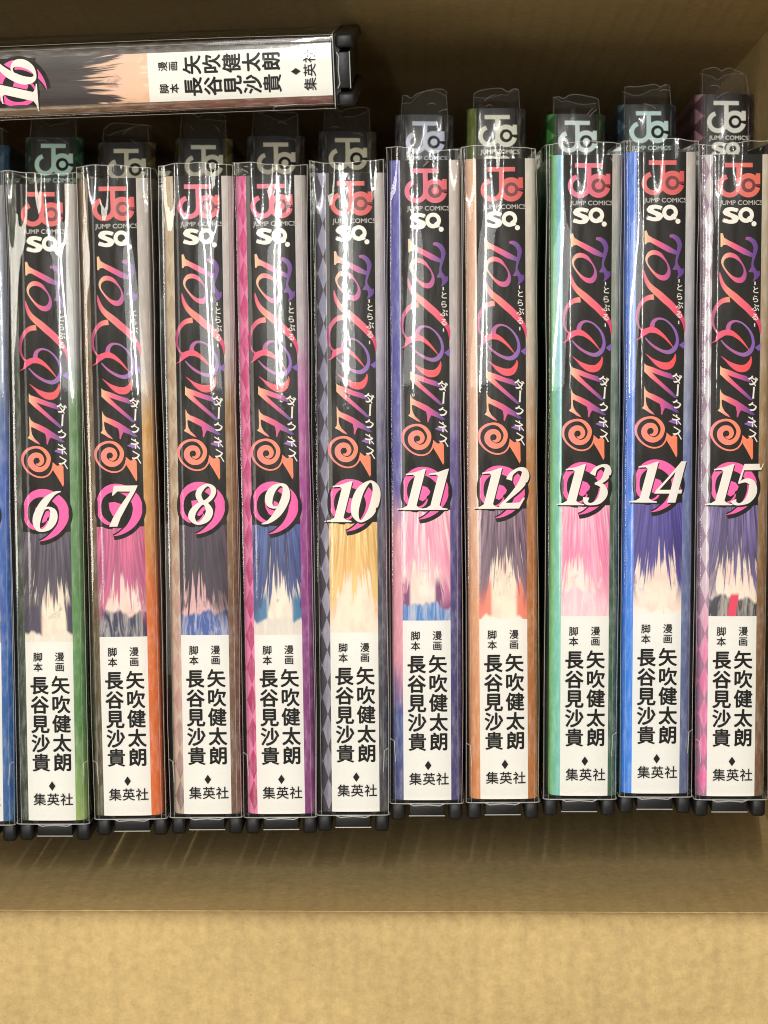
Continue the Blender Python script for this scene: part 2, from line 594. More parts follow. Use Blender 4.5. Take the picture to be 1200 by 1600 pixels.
# ------------------------------------------------------------------ print builder
class Print:
    def __init__(self, lift=0.03):
        self.bm = bmesh.new()
        self.lift = lift
        self.k = 0
        self.zl = self.bm.verts.layers.float.new('lift')

    def _lift(self):
        self.k += 1
        return self.lift + 0.004 * self.k

    def poly(self, pts, mi=0, lift=None):
        L = lift if lift is not None else self._lift()
        vs = [self.bm.verts.new((p[0], p[1], 0)) for p in pts]
        for v in vs:
            v[self.zl] = L
        f = self.bm.faces.new(vs)
        f.normal_update()
        if f.normal.z < 0:
            f.normal_flip()
        f.material_index = mi
        bmesh.ops.triangulate(self.bm, faces=[f], ngon_method='EAR_CLIP')

    def stroke(self, pts, mi=0, closed=False, sub=7, grow=0.0, shift=(0, 0), lift=None):
        L = lift if lift is not None else self._lift()
        n = len(pts)
        P = []
        rng = range(n) if closed else range(n - 1)
        for i in rng:
            if closed:
                p0, p1, p2, p3 = pts[(i - 1) % n], pts[i], pts[(i + 1) % n], pts[(i + 2) % n]
            else:
                p0, p1, p2, p3 = pts[max(0, i - 1)], pts[i], pts[i + 1], pts[min(n - 1, i + 2)]
            for k in range(sub):
                t = k / sub
                P.append(tuple(0.5 * (2 * p1[c] + (p2[c] - p0[c]) * t + (2 * p0[c] - 5 * p1[c] + 4 * p2[c] - p3[c]) * t * t + (3 * p1[c] - p0[c] - 3 * p2[c] + p3[c]) * t ** 3) for c in range(3)))
        if not closed:
            P.append(tuple(pts[-1]))
        Ls, Rs = [], []
        N = len(P)
        for i, (x, y, w) in enumerate(P):
            a = P[(i - 1) % N] if closed else P[max(0, i - 1)]
            c = P[(i + 1) % N] if closed else P[min(N - 1, i + 1)]
            dx, dy = c[0] - a[0], c[1] - a[1]
            d = math.hypot(dx, dy) or 1
            hw = max(0.02, w + grow) / 2
            ox, oy = -dy / d * hw, dx / d * hw
            v1 = self.bm.verts.new((x + ox + shift[0], y + oy + shift[1], 0))
            v2 = self.bm.verts.new((x - ox + shift[0], y - oy + shift[1], 0))
            v1[self.zl] = L
            v2[self.zl] = L
            Ls.append(v1)
            Rs.append(v2)
        for i in range(N if closed else N - 1):
            j = (i + 1) % N
            f = self.bm.faces.new((Ls[i], Rs[i], Rs[j], Ls[j]))
            f.normal_update()
            if f.normal.z < 0:
                f.normal_flip()
            f.material_index = mi

    def disc(self, cx, cy, r, mi=0, n=28, ry=None, lift=None):
        ry = ry or r
        self.poly([(cx + r * math.cos(2 * math.pi * k / n), cy + ry * math.sin(2 * math.pi * k / n)) for k in range(n)], mi, lift)

    def text(self, s, cx, cy, size, mi=0, bold=0.0, shear=0.0, sx=1.0, center=None, width=None):
        cu = bpy.data.curves.new('glyph', 'FONT')
        cu.body = s
        cu.resolution_u = 4
        o = bpy.data.objects.new('glyph', cu)
        COL.objects.link(o)
        dg = bpy.context.evaluated_depsgraph_get()
        dg.update()
        me = bpy.data.meshes.new_from_object(o.evaluated_get(dg))
        bpy.data.objects.remove(o)
        bpy.data.curves.remove(cu)
        xs = [v.co.x for v in me.vertices]
        ysv = [v.co.y for v in me.vertices]
        if center:
            ox, oy = center
        else:
            ox, oy = (min(xs) + max(xs)) / 2, (min(ysv) + max(ysv)) / 2
        if width:
            sx = width / ((max(xs) - min(xs)) * size)
        offs = [(0, 0)]
        if bold:
            offs = [(bold * math.cos(q), bold * math.sin(q)) for q in (0.4, 1.97, 3.54, 5.11)] + [(0, 0)]
        for dx, dy in offs:
            L = self.lift + 0.004 * self.k
            self.k += 1
            vs = []
            for v in me.vertices:
                x = (v.co.x + dx - ox) * size * sx
                y = (v.co.y + dy - oy) * size
                nv = self.bm.verts.new((cx + x, cy + y + shear * x, 0))
                nv[self.zl] = L
                vs.append(nv)
            for p in me.polygons:
                try:
                    f = self.bm.faces.new([vs[i] for i in p.vertices])
                except ValueError:
                    continue
                f.normal_update()
                if f.normal.z < 0:
                    f.normal_flip()
                f.material_index = mi
        bpy.data.meshes.remove(me)

    def finish(self, name, mats):
        bm = self.bm
        for i in range(-6, 7):
            g = bm.verts[:] + bm.edges[:] + bm.faces[:]
            bmesh.ops.bisect_plane(bm, geom=g, dist=1e-5, plane_co=(i * 1.0 + 0.013, 0, 0), plane_no=(1, 0, 0))
        for v in bm.verts:
            L = v[self.zl] or self.lift
            v.co = Vector((v.co.x * MM, v.co.y * MM, (prof(v.co.x) + L) * MM))
        me = bm_mesh(name, bm, mats)
        ns = []
        for lp in me.loops:
            x = me.vertices[lp.vertex_index].co.x / MM
            q = max(-LAB, min(LAB, x))
            ns.append(Vector((0.0044 * q + 2.4e-5 * q ** 5, 0, 1)).normalized())
        me.normals_split_custom_set(ns)
        return me


def tile(zx, zy, y0):
    """traced lettering: enlargement units -> spine millimetres (x from the spine's middle, y up from its middle)"""
    px = 1090 + zx / 10.667
    py = y0 + zy / 10.667
    cx = 1154.3 - (py - 430) * 0.0145
    return ((px - cx) / 5.72, 88 - (py - 238) / 5.72)


def tp(pts, y0):
    return [tile(p[0], p[1], y0) for p in pts]


def ts(pts, y0):
    return [tile(p[0], p[1], y0) + (p[2] / 10.667 / 5.72,) for p in pts]


def emblem_into(P, y0=240, mi=0, mi_dark=1):
    P.poly(tp([(497, 115), (952, 118), (952, 190), (497, 190)], y0), mi)
    P.poly(tp([(686, 180), (766, 180), (766, 500), (686, 500)], y0), mi)
    cxy = (572, 488)
    arc = []
    for k in range(15):
        a = math.radians(2 + k * 18.0)
        arc.append((cxy[0] + 154 * math.cos(a), cxy[1] + 154 * math.sin(a), 80))
    P.stroke(ts(arc, y0), mi, sub=3)
    c2 = (882, 484)
    arc = []
    for k in range(19):
        a = math.radians(12 + k * 18.6)
        arc.append((c2[0] + 157 * math.cos(a), c2[1] + 157 * math.sin(a), 82))
    P.stroke(ts(arc, y0), mi, sub=3)
    P.poly(tp([(1003, 290), (1078, 290), (1078, 462), (1003, 462)], y0), mi)
    P.disc(*tile(882, 484, y0), 116 / 10.667 / 5.72, mi_dark)
    P.poly(tp([(960, 466), (1080, 466), (1080, 500), (960, 500)], y0), mi_dark)
    P.disc(*tile(886, 482, y0), 62 / 10.667 / 5.72, mi)


def emblem_print(mat, dark, with_sq=True, silver=None):
    P = Print(0.02)
    emblem_into(P)
    x, y = tile(765, 778, 240)
    P.text('JUMP COMICS', x, y, 1.75, 2, bold=0.012, width=11.6)
    if with_sq:
        xs, ys_ = tile(592, 975, 240)
        P.text('S', xs, ys_, 5.55, 3, bold=0.055, width=3.55)
        xs, ys_ = tile(842, 968, 240)
        P.disc(xs, ys_, 2.10, 3, ry=2.10)
        P.disc(xs, ys_ + 0.05, 1.02, 4, ry=1.0)
        P.poly([(xs + 0.25, ys_ - 0.75), (xs + 0.85, ys_ - 0.25), (xs + 1.85, ys_ - 1.55), (xs + 1.1, ys_ - 1.95)], 3)
        P.disc(*tile(972, 1112, 240), 0.68, 3)
    return P.finish('emblem', [mat, dark, silver or M_SILVER, silver or M_WHITE, M_SPINE_BLACK])


def title_print():
    P = Print(0.02)
    # slots: 0 rainbow, 1 coral, 2 red, 3 violet, 4 orange, 5 white
    t2, t3, t4 = 350, 450, 560
    P.poly(tp([(422, 95), (455, 88), (482, 165), (560, 213), (620, 240), (820, 345), (968, 432), (968, 495), (800, 440), (640, 350), (520, 280), (465, 285), (442, 318), (422, 312)], t2), 0)
    P.stroke(ts([(835, 178, 40), (900, 185, 66), (965, 235, 78), (1000, 320, 76), (985, 420, 60), (962, 510, 42), (945, 600, 34), (960, 680, 60)], t2), 0)
    P.poly(tp([(880, 728), (930, 640), (985, 660), (1030, 722), (1066, 706), (1072, 780), (1030, 832), (950, 888), (975, 800), (960, 735)], t2), 0)
    P.stroke(ts([(452, 560, 38), (475, 500, 55), (530, 455, 75), (600, 450, 75), (680, 485, 60), (750, 560, 30), (800, 640, 25), (822, 730, 45), (805, 810, 75), (760, 860, 90), (690, 860, 80), (610, 815, 50), (530, 730, 30), (465, 630, 25)], t2), 0, closed=True)
    P.stroke(ts([(405, 730, 10), (418, 810, 40), (445, 900, 62), (490, 980, 80), (555, 1050, 98), (650, 1130, 112), (760, 1230, 116), (860, 1320, 112), (940, 1410, 104), (1000, 1480, 84), (1048, 1560, 62), (1072, 1650, 38), (1078, 1760, 12)], t2), 1)
    P.stroke(ts([(572, 1178, 92), (480, 1192, 82), (400, 1240, 70), (335, 1330, 60), (300, 1430, 54), (290, 1530, 46), (305, 1620, 38), (345, 1700, 30), (400, 1745, 50)], t2), 1)
    P.stroke(ts([(545, 660, 70), (540, 600, 78), (558, 530, 66), (610, 482, 48), (680, 470, 32), (770, 500, 26), (860, 580, 30), (925, 680, 40), (955, 790, 46), (948, 890, 58), (900, 975, 76), (820, 1022, 70), (720, 1010, 52), (600, 950, 42), (500, 870, 32), (425, 785, 18)], t3), 3)
    P.stroke(ts([(270, 828, 6), (340, 790, 26), (400, 705, 96), (480, 662, 92), (560, 658, 96), (640, 690, 72), (740, 770, 46), (820, 860, 26), (885, 945, 8)], t3), 2)
    P.stroke(ts([(430, 1050, 6), (520, 1130, 32), (600, 1192, 72), (715, 1248, 114), (820, 1245, 116), (885, 1180, 78), (918, 1100, 34), (918, 1050, 8)], t3), 2)
    P.poly(tp([(985, 905), (1050, 860), (1080, 830), (1078, 920), (1052, 970)], t3), 3)
    P.poly(tp([(410, 32), (440, 65), (560, 105), (720, 170), (850, 208), (925, 318), (780, 272), (640, 225), (530, 185), (640, 300), (760, 410), (880, 520), (960, 610), (900, 606), (780, 505), (640, 385), (500, 265), (405, 172)], t4), 0)
    P.poly(tp([(405, 415), (432, 480), (480, 520), (560, 550), (680, 610), (800, 690), (900, 755), (985, 850), (930, 855), (860, 815), (750, 772), (718, 830), (698, 892), (680, 880), (682, 800), (665, 712), (560, 655), (480, 612), (432, 592), (430, 650), (442, 720), (480, 790), (545, 850), (575, 892), (500, 862), (440, 820), (365, 778), (398, 740), (404, 640), (402, 540)], t4), 0)
    P.poly(tp([(800, 1000), (860, 970), (830, 960), (960, 985), (1000, 1045), (900, 1040)], t4), 3)
    P.stroke(ts([(492, 1212, 12), (530, 1226, 44), (575, 1205, 64), (594, 1145, 76), (556, 1078, 84), (472, 1070, 88), (408, 1130, 96), (410, 1220, 100), (480, 1290, 100), (575, 1306, 84), (660, 1255, 74), (704, 1165, 70), (700, 1080, 68), (640, 990, 60), (560, 942, 46), (470, 936, 40), (370, 970, 46), (295, 1040, 50), (264, 1130, 46), (277, 1230, 38), (342, 1330, 32), (450, 1410, 28), (570, 1440, 26), (680, 1410, 24), (750, 1330, 26), (782, 1240, 32)], t4), 4, sub=5)
    P.poly(tp([(772, 1185), (850, 1252), (910, 1222), (948, 1262), (948, 1560), (930, 1602), (900, 1540), (840, 1430), (780, 1330), (768, 1260)], t4), 4)
    for ch, x, y, s, hw in (('ダ', 952, 290, 3.3, 0.9), ('ク', 945, 720, 3.1, 0.95), ('ネ', 940, 970, 3.1, 0.95), ('ス', 950, 1190, 3.2, 0.95)):
        cx, cy = tile(x, y, t4)
        P.text(ch, cx, cy, s, 5, bold=0.018, shear=-0.62, sx=hw)
    a, b_ = tile(968, 385, t4), tile(952, 580, t4)
    P.stroke([(a[0], a[1], 0.5), ((a[0] + b_[0]) / 2, (a[1] + b_[1]) / 2, 0.42), (b_[0], b_[1], 0.5)], 5)
    for ch, x, y, s in (('と', 1000, 1022, 2.1), ('ら', 995, 1172, 2.1), ('ぶ', 992, 1315, 2.2), ('る', 985, 1470, 2.1)):
        cx, cy = tile(x, y, t2)
        P.text(ch, cx, cy, s, 5, bold=0.012, shear=-0.1)
    for x, y in ((986, 915), (978, 1600)):
        a, b_ = tile(x, y - 28, t2), tile(x, y + 28, t2)
        P.stroke([(a[0], a[1], 0.3), (b_[0], b_[1], 0.3)], 5)
    return P.finish('title', [M_TITLE, M_LSTROKE, M_RED, M_VIOLET, M_ORANGE, M_WHITE])


DIG = {
    '0': [('c', [(0.3, 0.985, .05), (0.12, 0.8, .16), (0.07, 0.5, .2), (0.12, 0.2, .16), (0.3, 0.015, .05), (0.48, 0.2, .16), (0.53, .5, .2), (0.48, .8, .16)])],
    '1': [('p', [(0.20, 0.03), (0.42, 0.03), (0.42, 1.0), (0.36, 0.99), (0.18, 0.92), (-0.03, 0.88), (-0.03, 0.85), (0.14, 0.86), (0.20, 0.82)]), ('p', [(-0.02, 0.0), (0.64, 0.0), (0.64, 0.025), (0.5, 0.05), (0.42, 0.11), (0.2, 0.11), (0.12, 0.05), (-0.02, 0.025)])],
    '2': [('s', [(0.10, 0.70, .14), (0.12, 0.84, .09), (0.26, 0.955, .07), (0.41, 0.92, .13), (0.47, 0.76, .19), (0.40, 0.54, .15), (0.22, 0.28, .08), (0.04, 0.06, .05)]), ('p', [(0.0, 0.0), (0.52, 0.0), (0.60, 0.26), (0.555, 0.26), (0.50, 0.15), (0.38, 0.14), (0.10, 0.14), (0.05, 0.09)])],
    '3': [('s', [(0.09, 0.74, .13), (0.13, 0.88, .08), (0.27, 0.96, .06), (0.40, 0.91, .13), (0.44, 0.77, .17), (0.37, 0.60, .10), (0.20, 0.525, .03)]), ('s', [(0.20, 0.525, .03), (0.39, 0.47, .11), (0.475, 0.29, .19), (0.41, 0.10, .13), (0.24, 0.025, .05), (0.11, 0.07, .09), (0.08, 0.19, .14)])],
    '4': [('s', [(0.44, 0.99, .05), (0.22, 0.62, .045), (0.0, 0.27, .05)]), ('p', [(-0.03, 0.22), (0.62, 0.22), (0.62, 0.31), (-0.02, 0.31)]), ('p', [(0.33, 0.0), (0.53, 0.0), (0.53, 1.0), (0.42, 1.0), (0.33, 0.85)])],
    '5': [('p', [(0.10, 1.0), (0.58, 1.0), (0.55, 0.85), (0.13, 0.85), (0.125, 0.62), (0.08, 0.52), (0.07, 0.6)]), ('s', [(0.08, 0.53, .03), (0.24, 0.60, .09), (0.41, 0.53, .15), (0.48, 0.32, .2), (0.42, 0.12, .14), (0.26, 0.025, .05), (0.13, 0.05, .09), (0.07, 0.12, .14)])],
    '6': [('s', [(0.52, 0.985, .02), (0.36, 0.93, .08), (0.20, 0.74, .16), (0.11, 0.48, .19), (0.10, 0.27, .18), (0.17, 0.09, .12), (0.30, 0.03, .06), (0.44, 0.12, .14), (0.50, 0.30, .18), (0.46, 0.48, .15), (0.34, 0.58, .06), (0.23, 0.56, .04), (0.14, 0.42, .03)])],
    '7': [('p', [(0.02, 1.0), (0.60, 1.0), (0.57, 0.85), (0.14, 0.86), (0.06, 0.76), (0.03, 0.76)]), ('p', [(0.60, 1.0), (0.46, 0.86), (0.29, 0.5), (0.18, 0.2), (0.14, 0.0), (0.34, 0.0), (0.37, 0.22), (0.47, 0.55), (0.57, 0.85)])],
    '8': [('c', [(0.30, 0.97, .06), (0.15, 0.86, .12), (0.14, 0.70, .13), (0.30, 0.54, .10), (0.46, 0.68, .10), (0.46, 0.86, .12)]), ('c', [(0.30, 0.54, .08), (0.12, 0.38, .14), (0.10, 0.18, .15), (0.28, 0.03, .06), (0.46, 0.14, .15), (0.49, 0.34, .16)])],
}
DIG['9'] = [('s', [(0.58 - x, 1.0 - y, w) for x, y, w in DIG['6'][0][1]])]


def number_print(num, k=0.0169):
    P = Print(0.02)

    def c7(x, y):
        return ((x - 517) * k, 88 - (83.2 + (y - 320) * k))
    ring = [(395, 978, 20), (300, 950, 60), (220, 880, 72), (180, 780, 70), (178, 640, 74), (213, 520, 95), (300, 425, 118), (420, 382, 132), (560, 400, 142), (680, 470, 152), (770, 570, 158), (808, 700, 158), (790, 820, 150), (740, 925, 130), (660, 1025, 100), (560, 1100, 65), (480, 1142, 34), (395, 1168, 6)]
    R = [c7(x, y) + (w * k,) for x, y, w in ring]
    # black outline and drop shadow of the badge
    P.disc(*c7(490, 720), 325 * k, 0)
    P.stroke(R, 0, grow=1.6, shift=(0.15, -0.35))
    P.stroke(R, 1)
    P.stroke([c7(x, y) + (w * k,) for x, y, w in [(390, 976, 24), (460, 952, 34), (512, 900, 34), (538, 835, 16)]], 1)
    P.poly([c7(*q) for q in [(338, 622), (440, 612), (540, 648), (588, 712), (566, 768), (532, 790), (520, 832), (460, 872), (400, 842), (352, 742)]], 1)
    H = 11.3
    s = str(num)
    adv = 0.56 if len(s) == 2 else 0.6
    wid = adv * len(s) * H
    slant = 0.26
    x0 = -wid / 2 - slant * H / 2 + (0.1 if len(s) == 2 else 0.2)
    yb = 88 - (83.2 + (1020 - 320) * k) + 0.1
    for lay, (mi, dx, dy, gr) in enumerate(((0, 0.22, -0.38, 0.25), (2, 0, 0, 0.0))):
        for i, chh in enumerate(s):
            ox = x0 + i * adv * H

            def M(x, y):
                return (ox + x * H + slant * y * H + dx, yb + y * H + dy)
            for kind, pts in DIG[chh]:
                if kind == 'p':
                    P.poly([M(x, y) for x, y in pts], mi)
                else:
                    P.stroke([M(x, y) + (w * H * 1.08,) for x, y, w in pts], mi, closed=(kind == 'c'), grow=gr)
    return P.finish('number', [M_SPINE_BLACK, M_PINK, M_WHITE])


def credits_print():
    P = Print(0.02)

    def c(x, y):
        py = 960 + y / 4.708
        return ((x - 305) / 4.708 / 5.70, 88 - (py - 267) / 5.705)
    KC = (0.5, 0.38)
    em = 142 / 4.708 / 5.70
    for i, ch in enumerate('矢吹健太朗'):
        x, y = c(386 + i * 1.5, 436 + i * 146)
        P.text(ch, x, y, em, 0, bold=0.020 if ch == '貴' else 0.030, center=KC)
    for i, ch in enumerate('長谷見沙貴'):
        x, y = c(228 + i * 1.0, 438 + i * 146)
        P.text(ch, x, y, em, 0, bold=0.020 if ch == '貴' else 0.030, center=KC)
    e2 = 72 / 4.708 / 5.70
    for ch, x, y in (('漫', 383, 222), ('画', 383, 298), ('脚', 222, 224), ('本', 222, 300)):
        P.text(ch, *c(x, y), e2, 0, bold=0.018, center=KC)
    x, y = c(311, 1200)
    P.poly([(x - 0.92, y), (x, y - 1.35), (x + 0.92, y), (x, y + 1.35)], 0)
    e3 = 98 / 4.708 / 5.70
    for i, ch in enumerate('集英社'):
        P.text(ch, *c(216 + i * 101, 1302), e3, 0, bold=0.012, center=KC)
    return P.finish('credits', [M_INK])


def picture_mesh():
    bm = bmesh.new()
    uvl = bm.loops.layers.uv.new('UVMap')
    N = 16
    a = [bm.verts.new(((-LAB + 2 * LAB * i / N) * MM, (88 - PIC0) * MM, (prof(-LAB + 2 * LAB * i / N) + 0.012) * MM)) for i in range(N + 1)]
    c = [bm.verts.new(((-LAB + 2 * LAB * i / N) * MM, (88 - PIC1) * MM, (prof(-LAB + 2 * LAB * i / N) + 0.012) * MM)) for i in range(N + 1)]
    for i in range(N):
        f = bm.faces.new((a[i], c[i], c[i + 1], a[i + 1]))
        for lp, q in zip(f.loops, ((i / N, 0), (i / N, 1), ((i + 1) / N, 1), ((i + 1) / N, 0))):
            lp[uvl].uv = q
    return bm


def pages_mesh():
    bm = bmesh.new()
    box_bm(bm, -HALF + 0.5, HALF - 0.5, -87.2, 87.2, 1.5, DEP - 6, 0.3)
    return bm_mesh('pages', bm, [M_PAGES], smooth=False)


CW = 10.2                       # half width of the clear case
CF = DEP + 1.9                  # its front
CTOP, CBOT = 91.0, -88.6
RC = 110.0


def rc_at(y):
    t = max(0.0, min(1.0, (y - 12.0) / 62.0))
    return 125.0 + (62.0 - 125.0) * t



def case_mesh(seed=0):
    bm = bmesh.new()
    r2 = random.Random(seed)
    q = [r2.uniform(0, 6.28) for _ in range(8)]
    kr = 2.4 if seed == 16 else r2.uniform(0.88, 1.15)
    ky = r2.uniform(-1.2, 1.2)

    def wob(x, y, z):
        """slight unevenness of the thin sheet, strongest at the open mouth"""
        m = math.exp(-((CTOP - y) / 9.0) ** 2)
        side = 1 if abs(x) > CW - 0.6 else 0
        dx = side * (0.16 * math.sin(y * 0.055 + q[0] + (1 if x > 0 else 0)) + 0.10 * math.sin(y * 0.13 + q[1]) + (0.35 * math.sin(q[2]) * m))
        dz = m * (0.45 * math.sin(x * 0.5 + q[3]) + 0.25 * math.sin(x * 1.1 + q[4]))
        dy = (0.5 * math.sin(x * 0.22 + q[5]) + 0.12 * math.sin(x * 0.9 + q[6])) * m
        return ((x + dx) * MM, (y + dy) * MM, (z + dz) * MM)
    pts = [(-CW, 2.0), (-CW, 60.0)]
    r = 1.4
    zc = CF - (CW - r) ** 2 / (2 * RC) - r
    for k in range(7):
        a = math.pi - k * (math.pi / 2 - 0.10) / 6
        pts.append((-CW + r + r * math.cos(a), zc + r * math.sin(a)))
    for i in range(1, 26):
        x = -(CW - r) + 2 * (CW - r) * i / 26
        pts.append((x, CF - x * x / (2 * RC)))
    for p in reversed(pts[2:9]):
        pts.append((-p[0], p[1]))
    pts += [(CW, 60.0), (CW, 2.0)]
    ys = [CTOP, 84, 76, 68, 60, 52, 44, 36, 28, 20, 12, 0, -30, -60, CBOT]

    def zz(p, y):
        if p[1] < zc - 0.01:
            return p[1]
        k = min(1.0, (p[1] - zc) / r) if abs(p[0]) > CW - r else 1.0
        e = min(abs(p[0]), CW - r)
        return p[1] + k * (e * e / (2 * RC) - e * e / (2 * kr * rc_at(y + ky)))
    rows = [[bm.verts.new(wob(p[0], y, zz(p, y))) for p in pts] for y in ys]
    for j in range(len(ys) - 1):
        for i in range(len(pts) - 1):
            f = bm.faces.new((rows[j][i], rows[j + 1][i], rows[j + 1][i + 1], rows[j][i + 1]))
            if i == 0 or i == len(pts) - 2:
                f.material_index = 2
    # rims: mouth at the top, bottom edge, and the two long folds
    up = [wob(p[0], CTOP, zz(p, CTOP)) for p in pts if p[1] > 50]
    dn = [(p[0] * MM, CBOT * MM, zz(p, CBOT) * MM) for p in pts if p[1] > 50]
    tube(bm, up, 0.11 * MM, 1)
    tube(bm, dn, 0.16 * MM, 1)
    for s in (-1, 1):
        tube(bm, [wob(s * (CW - 0.25), y, zc + 0.9) for y in ys], r2.uniform(0.06, 0.11) * MM, 1)
        tube(bm, [wob(s * (CW - 1.5), y, zc + 1.36) for y in ys], r2.uniform(0.03, 0.07) * MM, 1)
    # welded fold of the sheet near the foot
    yb = r2.uniform(-73, -70)
    sd = r2.choice((-1, 1, 1))
    tube(bm, [(sd * 10.0 * MM, (yb + 0.6) * MM, (zc + 1.0) * MM), (sd * 8.9 * MM, yb * MM, (zc + 1.4) * MM), (sd * 8.6 * MM, (yb - 6) * MM, (zc + 1.45) * MM)], 0.13 * MM, 1)
    # small nicks and creases at the mouth
    for k in range(3):
        x0, y0 = r2.uniform(-8, 7), CTOP - r2.uniform(0.5, 4.0)
        dx, dy = r2.uniform(-1.6, 1.6), r2.uniform(-1.4, 0.4)
        tube(bm, [((x0 + dx * t) * MM, (y0 + dy * t) * MM, (zz((x0 + dx * t, zc + r), y0) + 0.08 + 0.25 * math.sin(t * 3.1)) * MM) for t in (0, .5, 1)], r2.uniform(0.05, 0.12) * MM, 1)
    return bm_mesh('case', bm, [M_CASE, M_RIM, M_SIDE])


def plate_mesh():
    bm = bmesh.new()
    box_bm(bm, -CW + 0.35, CW - 0.35, CBOT - 0.1, CBOT + 0.35, 4, DEP - 2.6, 0.1)
    box_bm(bm, -CW + 0.5, CW - 0.5, CBOT - 1.6, CBOT - 0.1, 4, DEP - 4.2, 0.1)
    return bm_mesh('plate', bm, [M_BLACK], smooth=False)


def foot_mesh(s):
    bm = bmesh.new()
    x0, x1 = sorted((s * (CW - 0.3), s * (CW - 4.2)))
    box_bm(bm, x0, x1, CBOT - 5.6, CBOT - 0.5, 8, DEP - 1.6, 0.9)
    return bm_mesh('foot', bm, [M_BLACK])


def tab_mesh():
    bm = bmesh.new()
    box_bm(bm, -4.9, 4.9, CBOT - 4.2, CBOT - 0.4, 10, DEP - 2.0, 0.25)
    # clear lip of the latch
    tube(bm, [(-5.0 * MM, (CBOT - 4.3) * MM, (DEP - 1.9) * MM), (5.0 * MM, (CBOT - 4.3) * MM, (DEP - 1.9) * MM)], 0.17 * MM, 1)
    tube(bm, [(-4.9 * MM, (CBOT - 0.8) * MM, (DEP - 1.7) * MM), (-3.6 * MM, (CBOT - 1.4) * MM, (DEP - 1.6) * MM), (0, (CBOT - 1.1) * MM, (DEP - 1.6) * MM), (3.6 * MM, (CBOT - 1.4) * MM, (DEP - 1.6) * MM), (4.9 * MM, (CBOT - 0.8) * MM, (DEP - 1.7) * MM)], 0.20 * MM, 1)
    return bm_mesh('tab', bm, [M_BLACK, M_RIM])


jk = jacket_mesh()
ME_JACKET = bm_mesh('jacket', jk, [M_SPINE_BLACK, M_SPINE_WHITE, M_SPINE_BLACK, M_SPINE_BLACK])
ME_TITLE = title_print()
ME_CREDITS = credits_print()
ME_PIC = bm_mesh('picture', picture_mesh(), [M_SPINE_WHITE])
ME_PAGES = pages_mesh()
ME_PLATE = plate_mesh()
ME_FOOT = {s: foot_mesh(s) for s in (-1, 1)}
ME_TAB = tab_mesh()
ME_EMB = emblem_print(emblem_mat('emblem_coral_ink', (226, 84, 96), (226, 96, 78)), M_MAROON)


def set_slot(o, i, mat):
    o.material_slots[i].link = 'OBJECT'
    o.material_slots[i].material = mat


GREY = (196, 190, 182)
CREAM = (205, 196, 182)


def make_volume(num, label, Lst, Rst, pic, Ldia=None, Rdia=None, cdx=0.0, group='numbered volumes in clear cases', emb=None, **dia):
    r = empty('comic_volume', label, 'comic book', group)
    j = new_obj('dust_jacket', ME_JACKET, r)
    set_slot(j, 2, side_mat('jacket_left_%d' % num, Lst, Ldia, **dia))
    set_slot(j, 3, side_mat('jacket_right_%d' % num, Rst, Rdia))
    e = new_obj('publisher_emblem', ME_EMB, j)
    if emb:
        set_slot(e, 0, emb)
    new_obj('title_lettering', ME_TITLE, j)
    p = new_obj('cover_picture', ME_PIC, j)
    set_slot(p, 0, pic)
    new_obj('volume_number', number_print(num), j)
    new_obj('author_lettering', ME_CREDITS, j)
    new_obj('page_block', ME_PAGES, r)
    c = new_obj('clear_case', case_mesh(num), r)
    c.location.x = cdx * MM
    new_obj('end_plate', ME_PLATE, c)
    for s in (-1, 1):
        new_obj('case_foot', ME_FOOT[s], c)
    new_obj('case_latch', ME_TAB, c)
    return r


# ------------------------------------------------------------------ the box
XL, XR = -0.245, 0.1075
YT, YB = 0.1265, -0.1290
RIM = Z0 + 0.0165
TH = 0.0035


def sheet(name, parent, mat, origin, ux, uy, lx, ly, nx, ny, thick, amp=0.0006, seed=0, bend=None):
    """a slightly uneven board: inner face at origin + ux*s + uy*t, thickness behind it"""
    bm = bmesh.new()
    nrm = ux.cross(uy).normalized()
    r2 = random.Random(seed)
    ph = [r2.uniform(0, 6.28) for _ in range(4)]
    F, Bk = [], []
    for j in range(ny + 1):
        rf, rb = [], []
        for i in range(nx + 1):
            s, t = lx * i / nx, ly * j / ny
            d = amp * math.sin(math.pi * i / nx) * math.sin(math.pi * j / ny) * 1.6 * (math.sin(s * 31 + ph[0]) * math.sin(t * 23 + ph[1]) + 0.5 * math.sin(s * 77 + ph[2]) * math.sin(t * 57 + ph[3]))
            p = origin + ux * s + uy * t + nrm * d
            if bend:
                p = bend(p, s, t)
            rf.append(bm.verts.new(p))
            rb.append(bm.verts.new(p - nrm * thick))
        F.append(rf)
        Bk.append(rb)
    for j in range(ny):
        for i in range(nx):
            bm.faces.new((F[j][i], F[j][i + 1], F[j + 1][i + 1], F[j + 1][i]))
            bm.faces.new((Bk[j][i], Bk[j + 1][i], Bk[j + 1][i + 1], Bk[j][i + 1]))
    for j in range(ny):
        bm.faces.new((F[j][0], F[j + 1][0], Bk[j + 1][0], Bk[j][0]))
        bm.faces.new((F[j][nx], Bk[j][nx], Bk[j + 1][nx], F[j + 1][nx]))
    for i in range(nx):
        bm.faces.new((F[0][i], Bk[0][i], Bk[0][i + 1], F[0][i + 1]))
        bm.faces.new((F[ny][i], F[ny][i + 1], Bk[ny][i + 1], Bk[ny][i]))
    me = bm_mesh(name, bm, [mat])
    try:
        me.set_sharp_from_angle(angle=math.radians(40))
    except Exception:
        pass
    return new_obj(name, me, parent)


